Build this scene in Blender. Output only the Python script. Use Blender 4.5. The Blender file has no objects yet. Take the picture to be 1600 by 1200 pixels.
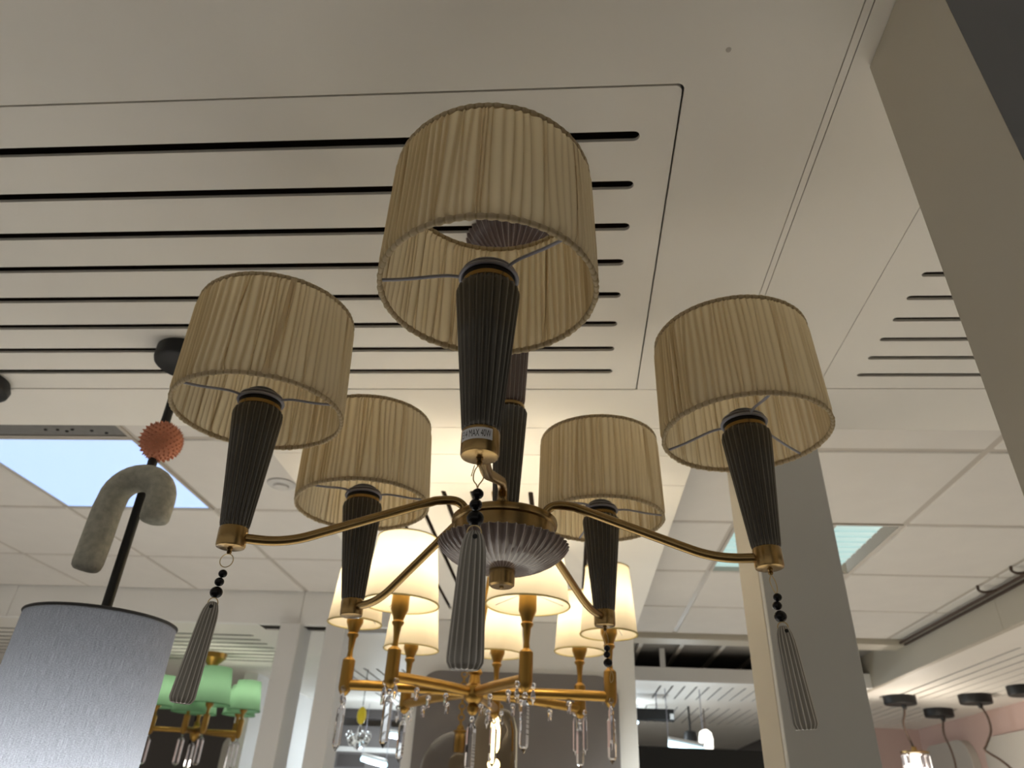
import bpy, math, random
from mathutils import Vector, Matrix
random.seed(7)
SC = bpy.context.scene
COL = SC.collection
EYE = 1.65                      # height of the phone above the shop floor; everything below is written relative to it

# ------------------------------------------------------------------ camera
cam = bpy.data.cameras.new('camera'); camo = bpy.data.objects.new('camera', cam); COL.objects.link(camo)
cam.sensor_width = 36.0; cam.lens = 1109.0 / 1600.0 * 36.0; cam.clip_start = 0.02
R_ = (0.996826917, 0.0672848175, 0.0425305879)
D_ = (0.000801630, 0.52579368, -0.850611758)
F_ = (-0.0795955712, 0.84794679, 0.524071356)
camo.matrix_world = Matrix(((R_[0], -D_[0], -F_[0], 0), (R_[1], -D_[1], -F_[1], 0), (R_[2], -D_[2], -F_[2], 0), (0, 0, 0, 1)))
cam.dof.use_dof = True; cam.dof.focus_distance = 0.72; cam.dof.aperture_fstop = 9.0
SC.camera = camo
# ------------------------------------------------------------------ world and exposure
W = bpy.data.worlds.new('shop_ambient'); SC.world = W; W.use_nodes = True
bg = W.node_tree.nodes['Background']; bg.inputs[0].default_value = (1.0, 0.93, 0.82, 1); bg.inputs[1].default_value = 0.34
SC.view_settings.view_transform = 'Standard'; SC.view_settings.look = 'None'
SC.view_settings.exposure = 0.08; SC.view_settings.gamma = 1.0; SC.view_settings.use_curve_mapping = False
GOLD_BULB = 2.0; GREEN_BULB = .55; DRUM_BULB = 60.0; LED_PANEL = 50.0; TUBE_LIGHT = 9.0; CRYSTAL_BULB = 9.0

# ------------------------------------------------------------------ materials
def mat(name, col, rough=.5, metal=0, emit=None, es=0, noise=None, bump=None, trans=0, ior=1.45, coat=0, spec=.5, alpha=1):
    m = bpy.data.materials.new(name); m.use_nodes = True
    nt = m.node_tree; b = nt.nodes['Principled BSDF']
    b.inputs['Base Color'].default_value = (*col, 1); b.inputs['Roughness'].default_value = rough
    b.inputs['Metallic'].default_value = metal; b.inputs['IOR'].default_value = ior
    b.inputs['Transmission Weight'].default_value = trans; b.inputs['Coat Weight'].default_value = coat
    b.inputs['Specular IOR Level'].default_value = spec
    if emit: b.inputs['Emission Color'].default_value = (*emit, 1); b.inputs['Emission Strength'].default_value = es
    if noise or bump:
        tc = nt.nodes.new('ShaderNodeTexCoord')
    if noise:                                  # (scale, amount, stretch)
        n = nt.nodes.new('ShaderNodeTexNoise'); n.inputs['Scale'].default_value = noise[0]; n.inputs['Detail'].default_value = 6
        mp = nt.nodes.new('ShaderNodeMapping'); mp.inputs['Scale'].default_value = noise[2] if len(noise) > 2 else (1, 1, 1)
        nt.links.new(tc.outputs['Object'], mp.inputs[0]); nt.links.new(mp.outputs[0], n.inputs['Vector'])
        mx = nt.nodes.new('ShaderNodeMixRGB'); mx.blend_type = 'MIX'
        a = noise[1]
        mx.inputs[1].default_value = (*[c * (1 - a) for c in col], 1); mx.inputs[2].default_value = (*[min(1, c * (1 + a)) for c in col], 1)
        nt.links.new(n.outputs['Fac'], mx.inputs[0]); nt.links.new(mx.outputs[0], b.inputs['Base Color'])
    if bump:                                   # (scale, strength)
        n2 = nt.nodes.new('ShaderNodeTexNoise'); n2.inputs['Scale'].default_value = bump[0]; n2.inputs['Detail'].default_value = 4
        nt.links.new(tc.outputs['Object'], n2.inputs['Vector'])
        bp = nt.nodes.new('ShaderNodeBump'); bp.inputs['Strength'].default_value = bump[1]; bp.inputs['Distance'].default_value = .002
        nt.links.new(n2.outputs['Fac'], bp.inputs['Height']); nt.links.new(bp.outputs[0], b.inputs['Normal'])
    return m

def glaze_glint(name, col, ridge_glint, rough):  # ceramic with highlights painted along the ridges of the fluting
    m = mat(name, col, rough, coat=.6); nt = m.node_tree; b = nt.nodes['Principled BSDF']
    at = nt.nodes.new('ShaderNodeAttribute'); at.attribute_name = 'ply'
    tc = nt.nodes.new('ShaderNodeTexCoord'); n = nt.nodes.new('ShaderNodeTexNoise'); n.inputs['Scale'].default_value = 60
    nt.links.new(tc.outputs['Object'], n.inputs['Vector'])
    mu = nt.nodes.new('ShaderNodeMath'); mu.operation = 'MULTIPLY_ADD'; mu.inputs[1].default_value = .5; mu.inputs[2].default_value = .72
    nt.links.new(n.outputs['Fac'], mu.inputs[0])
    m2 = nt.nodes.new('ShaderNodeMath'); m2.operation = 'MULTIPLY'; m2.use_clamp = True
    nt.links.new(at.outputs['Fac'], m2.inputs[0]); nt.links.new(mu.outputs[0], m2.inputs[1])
    mx = nt.nodes.new('ShaderNodeMixRGB'); mx.inputs[1].default_value = (*col, 1); mx.inputs[2].default_value = (*ridge_glint, 1)
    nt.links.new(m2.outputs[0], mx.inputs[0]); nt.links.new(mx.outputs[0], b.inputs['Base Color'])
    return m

def fabric(name, col, tcol, tfac, ply=False, weave=None):
    """cloth: diffuse on the lit side, light shining through from the other"""
    m = bpy.data.materials.new(name); m.use_nodes = True; nt = m.node_tree; nt.nodes.clear()
    out = nt.nodes.new('ShaderNodeOutputMaterial'); d = nt.nodes.new('ShaderNodeBsdfDiffuse'); t = nt.nodes.new('ShaderNodeBsdfTranslucent')
    mx = nt.nodes.new('ShaderNodeMixShader'); mx.inputs[0].default_value = tfac
    d.inputs[0].default_value = (*col, 1); t.inputs[0].default_value = (*tcol, 1)
    nt.links.new(d.outputs[0], mx.inputs[1]); nt.links.new(t.outputs[0], mx.inputs[2]); nt.links.new(mx.outputs[0], out.inputs[0])
    if ply:                                    # pleat overlap deepens the tone; fold and crease shade is painted in too
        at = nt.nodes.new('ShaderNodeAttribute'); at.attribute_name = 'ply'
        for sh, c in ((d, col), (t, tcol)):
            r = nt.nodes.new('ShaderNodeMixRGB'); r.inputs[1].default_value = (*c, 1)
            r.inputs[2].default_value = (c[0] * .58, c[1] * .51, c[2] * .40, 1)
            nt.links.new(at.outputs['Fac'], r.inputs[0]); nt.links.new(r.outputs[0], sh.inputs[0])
    if weave:
        tc = nt.nodes.new('ShaderNodeTexCoord'); h = None
        fac = []
        sp = nt.nodes.new('ShaderNodeSeparateXYZ'); nt.links.new(tc.outputs['Object'], sp.inputs[0])
        an = nt.nodes.new('ShaderNodeMath'); an.operation = 'ARCTAN2'; nt.links.new(sp.outputs[1], an.inputs[0]); nt.links.new(sp.outputs[0], an.inputs[1])
        cb = nt.nodes.new('ShaderNodeCombineXYZ'); nt.links.new(an.outputs[0], cb.inputs[0]); nt.links.new(sp.outputs[2], cb.inputs[1])
        for axis_scale in weave:                # threads across and along the drum
            mp = nt.nodes.new('ShaderNodeMapping'); mp.inputs['Scale'].default_value = axis_scale
            n = nt.nodes.new('ShaderNodeTexNoise'); n.inputs['Scale'].default_value = 1; n.inputs['Detail'].default_value = 2
            nt.links.new(cb.outputs[0], mp.inputs[0]); nt.links.new(mp.outputs[0], n.inputs['Vector']); fac.append(n)
        ad = nt.nodes.new('ShaderNodeMath'); ad.operation = 'ADD'
        nt.links.new(fac[0].outputs['Fac'], ad.inputs[0]); nt.links.new(fac[1].outputs['Fac'], ad.inputs[1])
        mr = nt.nodes.new('ShaderNodeMapRange'); mr.inputs[1].default_value = .75; mr.inputs[2].default_value = 1.25
        nt.links.new(ad.outputs[0], mr.inputs[0])
        for sh, c in ((d, col), (t, tcol)):
            r = nt.nodes.new('ShaderNodeMixRGB'); r.inputs[1].default_value = (*[v * .58 for v in c], 1); r.inputs[2].default_value = (*[min(1, v * 1.16) for v in c], 1)
            nt.links.new(mr.outputs[0], r.inputs[0]); nt.links.new(r.outputs[0], sh.inputs[0])
    return m

M = dict(
    soffit=mat('painted_board', (.85, .82, .76), .55, noise=(3, .05), bump=(60, .03)),
    slotdark=mat('slot_interior', (.055, .034, .022), .8, noise=(40, .5, (1, 12, 12))),
    tile=mat('ceiling_tile', (.70, .67, .63), .9, noise=(8, .05), bump=(300, .08)),
    tbar=mat('grid_bar', (.50, .46, .41), .5, noise=(4, .05)),
    cream=mat('cream_paint', (.52, .48, .40), .5, noise=(2.5, .06), bump=(40, .05)),
    fascia=mat('fascia_paint', (.85, .84, .815), .5, noise=(3, .04)),
    white=mat('white_paint', (.72, .71, .69), .5, noise=(3, .04)),
    greypanel=mat('grey_board', (.58, .58, .565), .7, noise=(2, .06), bump=(200, .05)),
    darkpanel=mat('charcoal_board', (.13, .133, .14), .6, noise=(3, .08)),
    gap=mat('shadow_gap', (.008, .007, .006), .9),
    mauve=mat('mauve_grey_paint', (.17, .155, .15), .6, noise=(2, .06)),
    darkwall=mat('dark_grey_paint', (.075, .065, .062), .7, noise=(2, .1)),
    pink=mat('pink_paint', (.62, .45, .40), .6, noise=(2, .05)),
    floor=mat('floor_vinyl', (.64, .585, .51), .6, noise=(2, .15)),
    dimfloor=mat('bounce_cut_dark', (.09, .082, .075), .9, noise=(30, .2)),  # added dark tone that holds down light bounced from below
    plenum=mat('plenum_paint', (.26, .25, .235), .8, noise=(4, .2)),
    led=mat('led_diffuser', (.5, .6, .75), .5, emit=(.38, .57, 1.0), es=.95),
    led2=mat('teal_diffuser', (.4, .5, .5), .4, emit=(.42, .62, .60), es=.66),
    deadled=mat('unlit_diffuser', (.20, .195, .19), .5, noise=(30, .3)),
    chrome=mat('bright_reflector', (.72, .68, .60), .3, metal=.6),
    tube=mat('lit_tube', (.8, .9, 1), .4, emit=(.55, .85, 1.0), es=2.2),
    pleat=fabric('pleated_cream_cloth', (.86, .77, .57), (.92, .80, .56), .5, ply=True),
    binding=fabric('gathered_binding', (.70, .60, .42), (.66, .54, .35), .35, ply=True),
    wire=mat('white_wire', (.34, .34, .40), .4),
    ceramic=glaze_glint('dark_ceramic', (.062, .055, .045), (.26, .235, .20), .17),
    mauveceramic=glaze_glint('mauve_ceramic', (.15, .105, .098), (.42, .34, .31), .20),
    bowlglass=glaze_glint('smoky_bowl', (.17, .130, .118), (.55, .47, .44), .12),
    brass=mat('aged_brass', (.36, .24, .10), .27, metal=1, noise=(25, .15, (1, 1, 6))),
    gold=mat('satin_gold', (.35, .205, .052), .36, metal=1, noise=(25, .1)),
    black=mat('black_metal', (.008, .008, .008), .5),
    bead=mat('black_bead', (.006, .006, .007), .25, spec=.3),
    drop=glaze_glint('taupe_ceramic_drop', (.27, .25, .225), (.80, .77, .72), .18),
    gwire=mat('gilt_wire', (.55, .42, .22), .3, metal=1),
    paper=mat('label_paper', (.85, .86, .90), .6, noise=(80, .04)),
    ink=mat('label_ink', (.01, .01, .012), .6),
    linen=fabric('grey_linen', (.24, .225, .215), (.27, .275, .285), .45, weave=((230, 45, 1), (40, 1000, 1))),
    linedge=mat('linen_edge', (.06, .06, .062), .8),
    stone=mat('speckled_stone', (.46, .455, .39), .85, noise=(90, .45), bump=(160, .5)),
    coral=mat('coral_clay', (.66, .27, .16), .7, noise=(40, .25), bump=(120, .3)),
    litshade=fabric('ivory_cloth', (.72, .66, .54), (.62, .56, .44), .45),
    shadehem=fabric('ivory_hem', (.50, .43, .22), (.45, .38, .18), .3),
    greenshade=fabric('mint_cloth', (.17, .31, .19), (.30, .52, .32), .5),
    crystal=mat('cut_crystal', (.95, .95, 1), .02, trans=1, ior=1.6),
    glass=mat('thin_glass', (.95, .93, .9), .02, trans=1, ior=1.12),
    amber=mat('amber_glass', (.95, .82, .6), .03, trans=1, ior=1.12),
    yellow=mat('yellow_glass', (.62, .50, .04), .2, emit=(.5, .4, .02), es=.25),
    bulb=mat('lit_bulb', (1, .9, .7), .4, emit=(1, .78, .42), es=6),
    white_glow=mat('lit_lantern', (1, 1, .95), .4, emit=(1, .95, .85), es=2.5),
    wpanel=mat('pale_panel', (.52, .49, .44), .5, noise=(2, .05)),
    plastic=mat('white_plastic', (.66, .64, .62), .4, noise=(5, .03)),
    cable=mat('brown_cable', (.09, .06, .045), .7),
)

# ------------------------------------------------------------------ geometry helpers
class G:
    """collects faces in scene coordinates (x right, y away, z up from the eye)"""
    def __init__(s): s.v = []; s.f = []; s.ply = None
    def add(s, v, f):
        k = len(s.v); s.v += [tuple(p) for p in v]; s.f += [tuple(i + k for i in q) for q in f]; return s
    def box(s, x0, x1, y0, y1, z0, z1):
        return s.add([(x0, y0, z0), (x1, y0, z0), (x1, y1, z0), (x0, y1, z0), (x0, y0, z1), (x1, y0, z1), (x1, y1, z1), (x0, y1, z1)],
                     [(0, 3, 2, 1), (4, 5, 6, 7), (0, 1, 5, 4), (1, 2, 6, 5), (2, 3, 7, 6), (3, 0, 4, 7)])
    def bbox(s, x0, x1, y0, y1, z0, z1, b=.002):
        """box with chamfered edges"""
        xs = (x0, x1); ys = (y0, y1); zs = (z0, z1); v = []; idx = {}
        for i in (0, 1):
            for j in (0, 1):
                for k in (0, 1):
                    sx, sy, sz = (1 - 2 * i) * b, (1 - 2 * j) * b, (1 - 2 * k) * b
                    for a, o in enumerate(((0, sy, sz), (sx, 0, sz), (sx, sy, 0))):
                        idx[i, j, k, a] = len(v); v.append((xs[i] + o[0], ys[j] + o[1], zs[k] + o[2]))
        f = []
        I = lambda i, j, k, a: idx[i, j, k, a]
        for i in (0, 1):
            q = [I(i, 0, 0, 0), I(i, 1, 0, 0), I(i, 1, 1, 0), I(i, 0, 1, 0)]; f.append(q if i else q[::-1])
            q = [I(0, i, 0, 1), I(0, i, 1, 1), I(1, i, 1, 1), I(1, i, 0, 1)]; f.append(q if i else q[::-1])
            q = [I(0, 0, i, 2), I(1, 0, i, 2), I(1, 1, i, 2), I(0, 1, i, 2)]; f.append(q if i else q[::-1])
        for i in (0, 1):
            for j in (0, 1):
                f.append([I(i, j, 0, 0), I(i, j, 0, 1), I(i, j, 1, 1), I(i, j, 1, 0)] if (i + j) % 2 == 0 else [I(i, j, 0, 0), I(i, j, 1, 0), I(i, j, 1, 1), I(i, j, 0, 1)])
                f.append([I(i, 0, j, 0), I(i, 1, j, 0), I(i, 1, j, 2), I(i, 0, j, 2)])
                f.append([I(0, i, j, 1), I(1, i, j, 1), I(1, i, j, 2), I(0, i, j, 2)])
                for k in (0, 1): f.append([I(i, j, k, 0), I(i, j, k, 1), I(i, j, k, 2)])
        # edge quads above: pair the right axes
        f2 = f[:6]
        for i in (0, 1):
            for j in (0, 1):
                f2.append([I(i, j, 0, 0), I(i, j, 1, 0), I(i, j, 1, 1), I(i, j, 0, 1)])
                f2.append([I(i, 0, j, 0), I(i, 1, j, 0), I(i, 1, j, 2), I(i, 0, j, 2)])
                f2.append([I(0, i, j, 1), I(1, i, j, 1), I(1, i, j, 2), I(0, i, j, 2)])
                for k in (0, 1): f2.append([I(i, j, k, 0), I(i, j, k, 1), I(i, j, k, 2)])
        return s.add(v, f2)
    def lathe(s, prof, fr, seg=32, mul=None, caps=True):
        o, x, y, u = fr; v = []; n = len(prof)
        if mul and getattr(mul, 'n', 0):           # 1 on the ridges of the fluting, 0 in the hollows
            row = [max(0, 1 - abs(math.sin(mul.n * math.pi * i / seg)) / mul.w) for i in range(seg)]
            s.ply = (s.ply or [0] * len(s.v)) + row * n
        for j, (r, z) in enumerate(prof):
            for i in range(seg):
                t = 2 * math.pi * i / seg; rr = r * (mul(t, j, n) if mul else 1)
                v.append(o + x * (rr * math.cos(t)) + y * (rr * math.sin(t)) + u * z)
        f = [(j * seg + i, j * seg + (i + 1) % seg, (j + 1) * seg + (i + 1) % seg, (j + 1) * seg + i) for j in range(n - 1) for i in range(seg)]
        if caps:
            if prof[0][0] > 1e-6: f.append(tuple(range(seg))[::-1])
            if prof[-1][0] > 1e-6: f.append(tuple((n - 1) * seg + i for i in range(seg)))
        return s.add(v, f)
    def tube(s, pts, r, seg=10, closed=False, caps=True):
        P = [Vector(p) for p in pts]; n = len(P); v = []
        rr = r if hasattr(r, '__len__') else [r] * n
        def tan(i):
            if closed: return (P[(i + 1) % n] - P[i - 1]).normalized()
            return (P[min(i + 1, n - 1)] - P[max(i - 1, 0)]).normalized()
        t = tan(0); a = t.orthogonal().normalized()
        for i in range(n):
            t = tan(i); a = (a - t * a.dot(t)).normalized(); b = t.cross(a)
            for k in range(seg):
                g = 2 * math.pi * k / seg; v.append(P[i] + (a * math.cos(g) + b * math.sin(g)) * rr[i])
        m = n if closed else n - 1
        f = [(i * seg + k, i * seg + (k + 1) % seg, ((i + 1) % n) * seg + (k + 1) % seg, ((i + 1) % n) * seg + k) for i in range(m) for k in range(seg)]
        if caps and not closed: f += [tuple(range(seg))[::-1], tuple((n - 1) * seg + k for k in range(seg))]
        return s.add(v, f)
    def ring(s, c, ax, R, r, n=32, seg=8):
        """torus of radius R about axis ax"""
        ax = Vector(ax).normalized(); a = ax.orthogonal().normalized(); b = ax.cross(a)
        return s.tube([Vector(c) + (a * math.cos(2 * math.pi * i / n) + b * math.sin(2 * math.pi * i / n)) * R for i in range(n)], r, seg, True)
    def sphere(s, c, r, n=16, m=10, sq=(1, 1, 1), mul=None):
        c = Vector(c); pr = []
        v = [c + Vector((0, 0, -r * sq[2]))]
        for j in range(1, m):
            p = math.pi * j / m - math.pi / 2
            for i in range(n):
                t = 2 * math.pi * i / n; k = mul(t, p) if mul else 1
                v.append(c + Vector((math.cos(p) * math.cos(t) * r * sq[0] * k, math.cos(p) * math.sin(t) * r * sq[1] * k, math.sin(p) * r * sq[2] * k)))
        v.append(c + Vector((0, 0, r * sq[2])))
        f = [(0, 1 + (i + 1) % n, 1 + i) for i in range(n)]
        for j in range(m - 2):
            for i in range(n):
                a = 1 + j * n; f.append((a + i, a + (i + 1) % n, a + n + (i + 1) % n, a + n + i))
        k = len(v) - 1; a = 1 + (m - 2) * n
        f += [(a + i, a + (i + 1) % n, k) for i in range(n)]
        return s.add(v, f)

WL = {}                                          # world place of each object made here (before the lift onto the floor)
def link(o, parent, loc):
    COL.objects.link(o); WL[o.name] = Vector(loc)
    if parent: o.parent = parent; o.location = Vector(loc) - WL[parent.name]
    else: o.location = loc
    return o
def finish(me, m, smooth):
    me.materials.append(m)
    if smooth:
        for p in me.polygons: p.use_smooth = True
        me.set_sharp_from_angle(angle=math.radians(smooth))
def mk(name, g, m, parent=None, smooth=35, base=False):
    xs = list(zip(*g.v)); c = Vector([(min(a) + max(a)) / 2 for a in xs])
    if base: c.z = min(xs[2])
    me = bpy.data.meshes.new(name); me.from_pydata([tuple(Vector(p) - c) for p in g.v], [], g.f)
    me.update(); finish(me, m, smooth)
    if g.ply is not None:
        at = me.attributes.new('ply', 'FLOAT', 'POINT')
        for i, q in enumerate(g.ply): at.data[i].value = q
    return link(bpy.data.objects.new(name, me), parent, c)
def inst(name, src, loc, parent=None):
    return link(bpy.data.objects.new(name, src.data), parent, loc)
def thing(name, loc, label, cat, group=None):
    o = bpy.data.objects.new(name, None); o.empty_display_size = .05; link(o, None, loc); return tag(o, label, cat, group)
def tag(o, label, cat, group=None, kind=None):
    o['label'] = label; o['category'] = cat
    if group: o['group'] = group
    if kind: o['kind'] = kind
    return o
def struct(o, label, cat):
    o['kind'] = 'structure'; o['label'] = label; o['category'] = cat; return o
def sroot(name, loc, label, cat):
    o = bpy.data.objects.new(name, None); o.empty_display_size = .05; link(o, None, loc); return struct(o, label, cat)
def plate(name, outline, holes, z0, z1, m, parent, smooth=30):
    """flat board of any outline with real holes, z0 (underside) to z1"""
    cu = bpy.data.curves.new('tmp', 'CURVE'); cu.dimensions = '2D'; cu.fill_mode = 'BOTH'; cu.extrude = (z1 - z0) / 2
    for loop in [outline] + list(holes):
        sp = cu.splines.new('POLY'); sp.points.add(len(loop) - 1); sp.use_cyclic_u = True
        for p, q in zip(sp.points, loop): p.co = (q[0], q[1], 0, 1)
    ob = bpy.data.objects.new('tmp', cu); COL.objects.link(ob)
    me = bpy.data.meshes.new_from_object(ob.evaluated_get(bpy.context.evaluated_depsgraph_get()))
    bpy.data.objects.remove(ob); bpy.data.curves.remove(cu)
    c = Vector(((min(p[0] for p in outline) + max(p[0] for p in outline)) / 2, (min(p[1] for p in outline) + max(p[1] for p in outline)) / 2, (z0 + z1) / 2))
    me.transform(Matrix.Translation((-c.x, -c.y, 0))); me.name = name; me.materials.clear(); finish(me, m, 0)
    return link(bpy.data.objects.new(name, me), parent, c)
def rect(x0, x1, y0, y1): return [(x0, y0), (x1, y0), (x1, y1), (x0, y1)]
def stadium(a, b, w, axis, n=8):
    """slot from a to b with round ends, width w; axis 'x': a,b=(x0,y),(x1,y)"""
    r = w / 2; out = []
    if axis == 'x':
        for i in range(n + 1): t = math.pi / 2 + math.pi * i / n; out.append((a[0] + r + r * math.cos(t), a[1] + r * math.sin(t)))
        for i in range(n + 1): t = -math.pi / 2 + math.pi * i / n; out.append((b[0] - r + r * math.cos(t), b[1] + r * math.sin(t)))
    else:
        for i in range(n + 1): t = math.pi + math.pi * i / n; out.append((a[0] + r * math.cos(t), a[1] + r + r * math.sin(t)))
        for i in range(n + 1): t = math.pi * i / n; out.append((b[0] + r * math.cos(t), b[1] - r + r * math.sin(t)))
    return out[::-1]
def rrect(x0, x1, y0, y1, r, n=8, corners=(1, 1, 1, 1)):
    out = []
    for k, (cx, cy, a) in enumerate(((x0 + r, y0 + r, math.pi), (x1 - r, y0 + r, 1.5 * math.pi), (x1 - r, y1 - r, 0), (x0 + r, y1 - r, .5 * math.pi))):
        if corners[k]: out += [(cx + r * math.cos(a + .5 * math.pi * i / n), cy + r * math.sin(a + .5 * math.pi * i / n)) for i in range(n + 1)]
        else: out.append(((x0, y0), (x1, y0), (x1, y1), (x0, y1))[k])
    return out
Z3 = (Vector((1, 0, 0)), Vector((0, 1, 0)), Vector((0, 0, 1)))
def fr(x, y, z): return (Vector((x, y, z)), *Z3)
def frame_u(o, a, b):
    u = Vector((a, b, 1)).normalized(); x = Vector((1, 0, 0)); x = (x - u * x.dot(u)).normalized(); return (Vector(o), x, u.cross(x), u)
def smoothpath(P, n=8):
    """Catmull-Rom through the points"""
    P = [Vector(p) for p in P]; Q = [2 * P[0] - P[1]] + P + [2 * P[-1] - P[-2]]; out = []
    for i in range(1, len(Q) - 2):
        a, b, c, d = Q[i - 1:i + 3]
        for k in range(n):
            t = k / n; out.append(.5 * ((2 * b) + (c - a) * t + (2 * a - 5 * b + 4 * c - d) * t * t + (3 * b - a - 3 * c + d) * t ** 3))
    out.append(P[-1]); return out
def lamp(name, loc, power, col, r, parent):
    l = bpy.data.lights.new(name, 'POINT'); l.energy = power; l.color = col; l.shadow_soft_size = r
    return link(bpy.data.objects.new(name, l), parent, loc)

def panel_light(x, y, z, w, power, col, parent):
    l = bpy.data.lights.new('panel_light', 'AREA'); l.energy = power; l.color = col; l.size = w; l.spread = math.radians(105)
    return link(bpy.data.objects.new('panel_light', l), parent, (x, y, z))

H = .82; TH = .006; HT = .984                    # underside of the lowered soffits, board thickness, underside of the tile ceiling

# ================================================================== THE SETTING
struct(mk('floor', G().box(-6, 6, .95, 10, -EYE - .05, -EYE), M['floor'], base=True, smooth=0), 'pale vinyl shop floor below the lit lamps', 'floor')
struct(mk('floor_dimmed', G().box(-6, 6, -5, .95, -EYE - .05, -EYE), M['dimfloor'], base=True, smooth=0), 'unseen near floor, darkened to cut bounce light on the ceiling', 'floor')  # out of view; made dark to keep bounce off the near ceiling
# ---- near lowered ceiling with slotted panels
C1 = sroot('ceiling_soffit', (0, 0, H), 'cream lowered ceiling of flat boards with long dark slots', 'ceiling')
XL = -2.6; YB = -1.3
arc = [(.148 - .010 + .010 * math.cos(t), .588 + .010 - .010 * math.sin(t)) for t in [math.pi / 2 * i / 6 for i in range(7)]]
plate('board', [(XL, YB), (.339, YB), (.339, 1.349), (.150, 1.349)] + [(p[0] + .002, p[1]) for p in arc] + [(XL, .588)], [], H, H + TH, M['soffit'], C1)
SY = [v * H for v in (.816, .925, 1.032, 1.136, 1.2435, 1.350, 1.453, 1.555)]
SX = [.0985, .0970, .0975, .0940, .0940, .0930, .0920, .0925]
pan = [(XL, .591), *[(p[0] - .001, p[1] + .003) for p in arc[::-1]], (.147, 1.347), (XL, 1.347)]
plate('slotted_panel', pan, [stadium((XL + .05, y), (x, y), .0168, 'x') for x, y in zip(SX, SY)], H, H + TH, M['soffit'], C1)
mk('slot_backing', G().box(XL, .12, .62, 1.32, H + .03, H + .035), M['slotdark'], C1, 0)
mk('joint_lath', G().box(.3405, .3495, YB, 1.349, H, H + TH), M['soffit'], C1, 0)
mk('board', G().box(.351, .531, YB, 1.349, H, H + TH), M['soffit'], C1, 0)
SYR = [(1.573 - .0776 * k) * H for k in range(9)]
plate('slotted_panel', rect(.5325, 1.75, YB, 1.343), [stadium((.598, y), (1.70, y), .0125, 'x') for y in SYR], H, H + TH, M['soffit'], C1)
mk('slot_backing', G().box(.58, 1.72, .75, 1.32, H + .03, H + .035), M['slotdark'], C1, 0)
mk('board', G().box(XL, -.802, 1.351, 1.53, H, H + TH), M['soffit'], C1, 0)
mk('board', G().box(-.8, .325, 1.351, 1.53, H, H + TH), M['soffit'], C1, 0)
mk('board', G().box(.327, 1.75, 1.346, 1.53, H, H + TH), M['soffit'], C1, 0)
mk('board', G().box(-.8, .325, 1.532, 1.680, H, H + TH), M['soffit'], C1, 0)
mk('board', G().box(-.8, .325, 1.682, 1.868, H, H + TH), M['soffit'], C1, 0)
plate('slotted_panel', rect(-.8, .325, 1.870, 3.60), [stadium((-.541 + .086 * k, 1.925), (-.541 + .086 * k, 3.3), .0148, 'y') for k in range(8)], H, H + TH, M['soffit'], C1)
mk('slot_backing', G().box(-.6, .12, 1.9, 3.35, H + .03, H + .035), M['slotdark'], C1, 0)
mk('slab', G().box(XL, 1.75, YB, 1.53, H + .06, H + .16), M['white'], C1, 0)          # carcass above the boards
mk('slab', G().box(-.8, .325, 1.53, 3.6, H + .06, H + .16), M['white'], C1, 0)
mk('edge_strip', G().box(XL, -.8, 1.522, 1.53, H + TH, H + .16), M['white'], C1, 0)
mk('edge_strip', G().box(.325, 1.75, 1.522, 1.53, H + TH, H + .16), M['white'], C1, 0)
mk('edge_strip', G().box(-.8, -.79, 1.53, 3.6, H + TH, H + .16), M['white'], C1, 0)
mk('edge_strip', G().box(.315, .325, 1.53, 3.6, H + TH, H + .16), M['white'], C1, 0)
mk('screw_cap', G().lathe([(.0035, 0), (.003, -.001), (0, -.0012)], fr(.196, .543, H), 12), M['tbar'], C1)

# ---- tile ceiling: left and right of the central soffit
C2 = sroot('ceiling_tiles', (0, 2.5, HT), 'suspended ceiling of square pale tiles in a metal grid', 'ceiling')
PT = .606; SKIP_LED = []
tile_g = None
def tiles(xl, xr, yl, yr, x0, y0, skip):
    """grid lines at x0+k*PT, y0+k*PT"""
    global tile_g
    k0 = math.floor((xl - x0) / PT); k1 = math.ceil((xr - x0) / PT); j0 = math.floor((yl - y0) / PT); j1 = math.ceil((yr - y0) / PT)
    for k in range(k0, k1):
        for j in range(j0, j1):
            if (k, j) in skip: continue
            a, b, c, d = x0 + k * PT, x0 + (k + 1) * PT, y0 + j * PT, y0 + (j + 1) * PT
            A, B, Cc, D = max(a, xl), min(b, xr), max(c, yl), min(d, yr)
            if B - A < .03 or D - Cc < .03: continue
            if (A, B, Cc, D) == (a, b, c, d):
                if tile_g is None: tile_g = mk('tile', G().bbox(a + .011, b - .011, c + .011, d - .011, HT, HT + .015, .004), M['tile'], C2, 0)
                else: inst('tile', tile_g, ((a + b) / 2, (c + d) / 2, HT + .0075), C2)
            else: mk('tile', G().bbox(A + .011, B - .011, Cc + .011, D - .011, HT, HT + .015, .004), M['tile'], C2, 0)
    for k in range(k0, k1 + 1):
        x = x0 + k * PT
        if xl <= x <= xr: mk('grid_bar', G().box(x - .012, x + .012, yl, yr, HT + .004, HT + .03), M['tbar'], C2, 0)
    for j in range(j0, j1 + 1):
        y = y0 + j * PT
        if yl <= y <= yr: mk('grid_bar', G().box(xl, xr, y - .012, y + .012, HT + .0045, HT + .029), M['tbar'], C2, 0)
tiles(-5.0, -.80, 1.54, 3.69, -1.377, 1.922, {(-1, 0), (-1, -1)})
tiles(.325, 1.95, 1.54, 4.45, .622, 1.968, {(0, 1)})
mk('slab', G().box(-6, 6, -5, 10, 1.42, 1.47), M['plenum'], C2, 0)                    # the dark structure above

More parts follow.
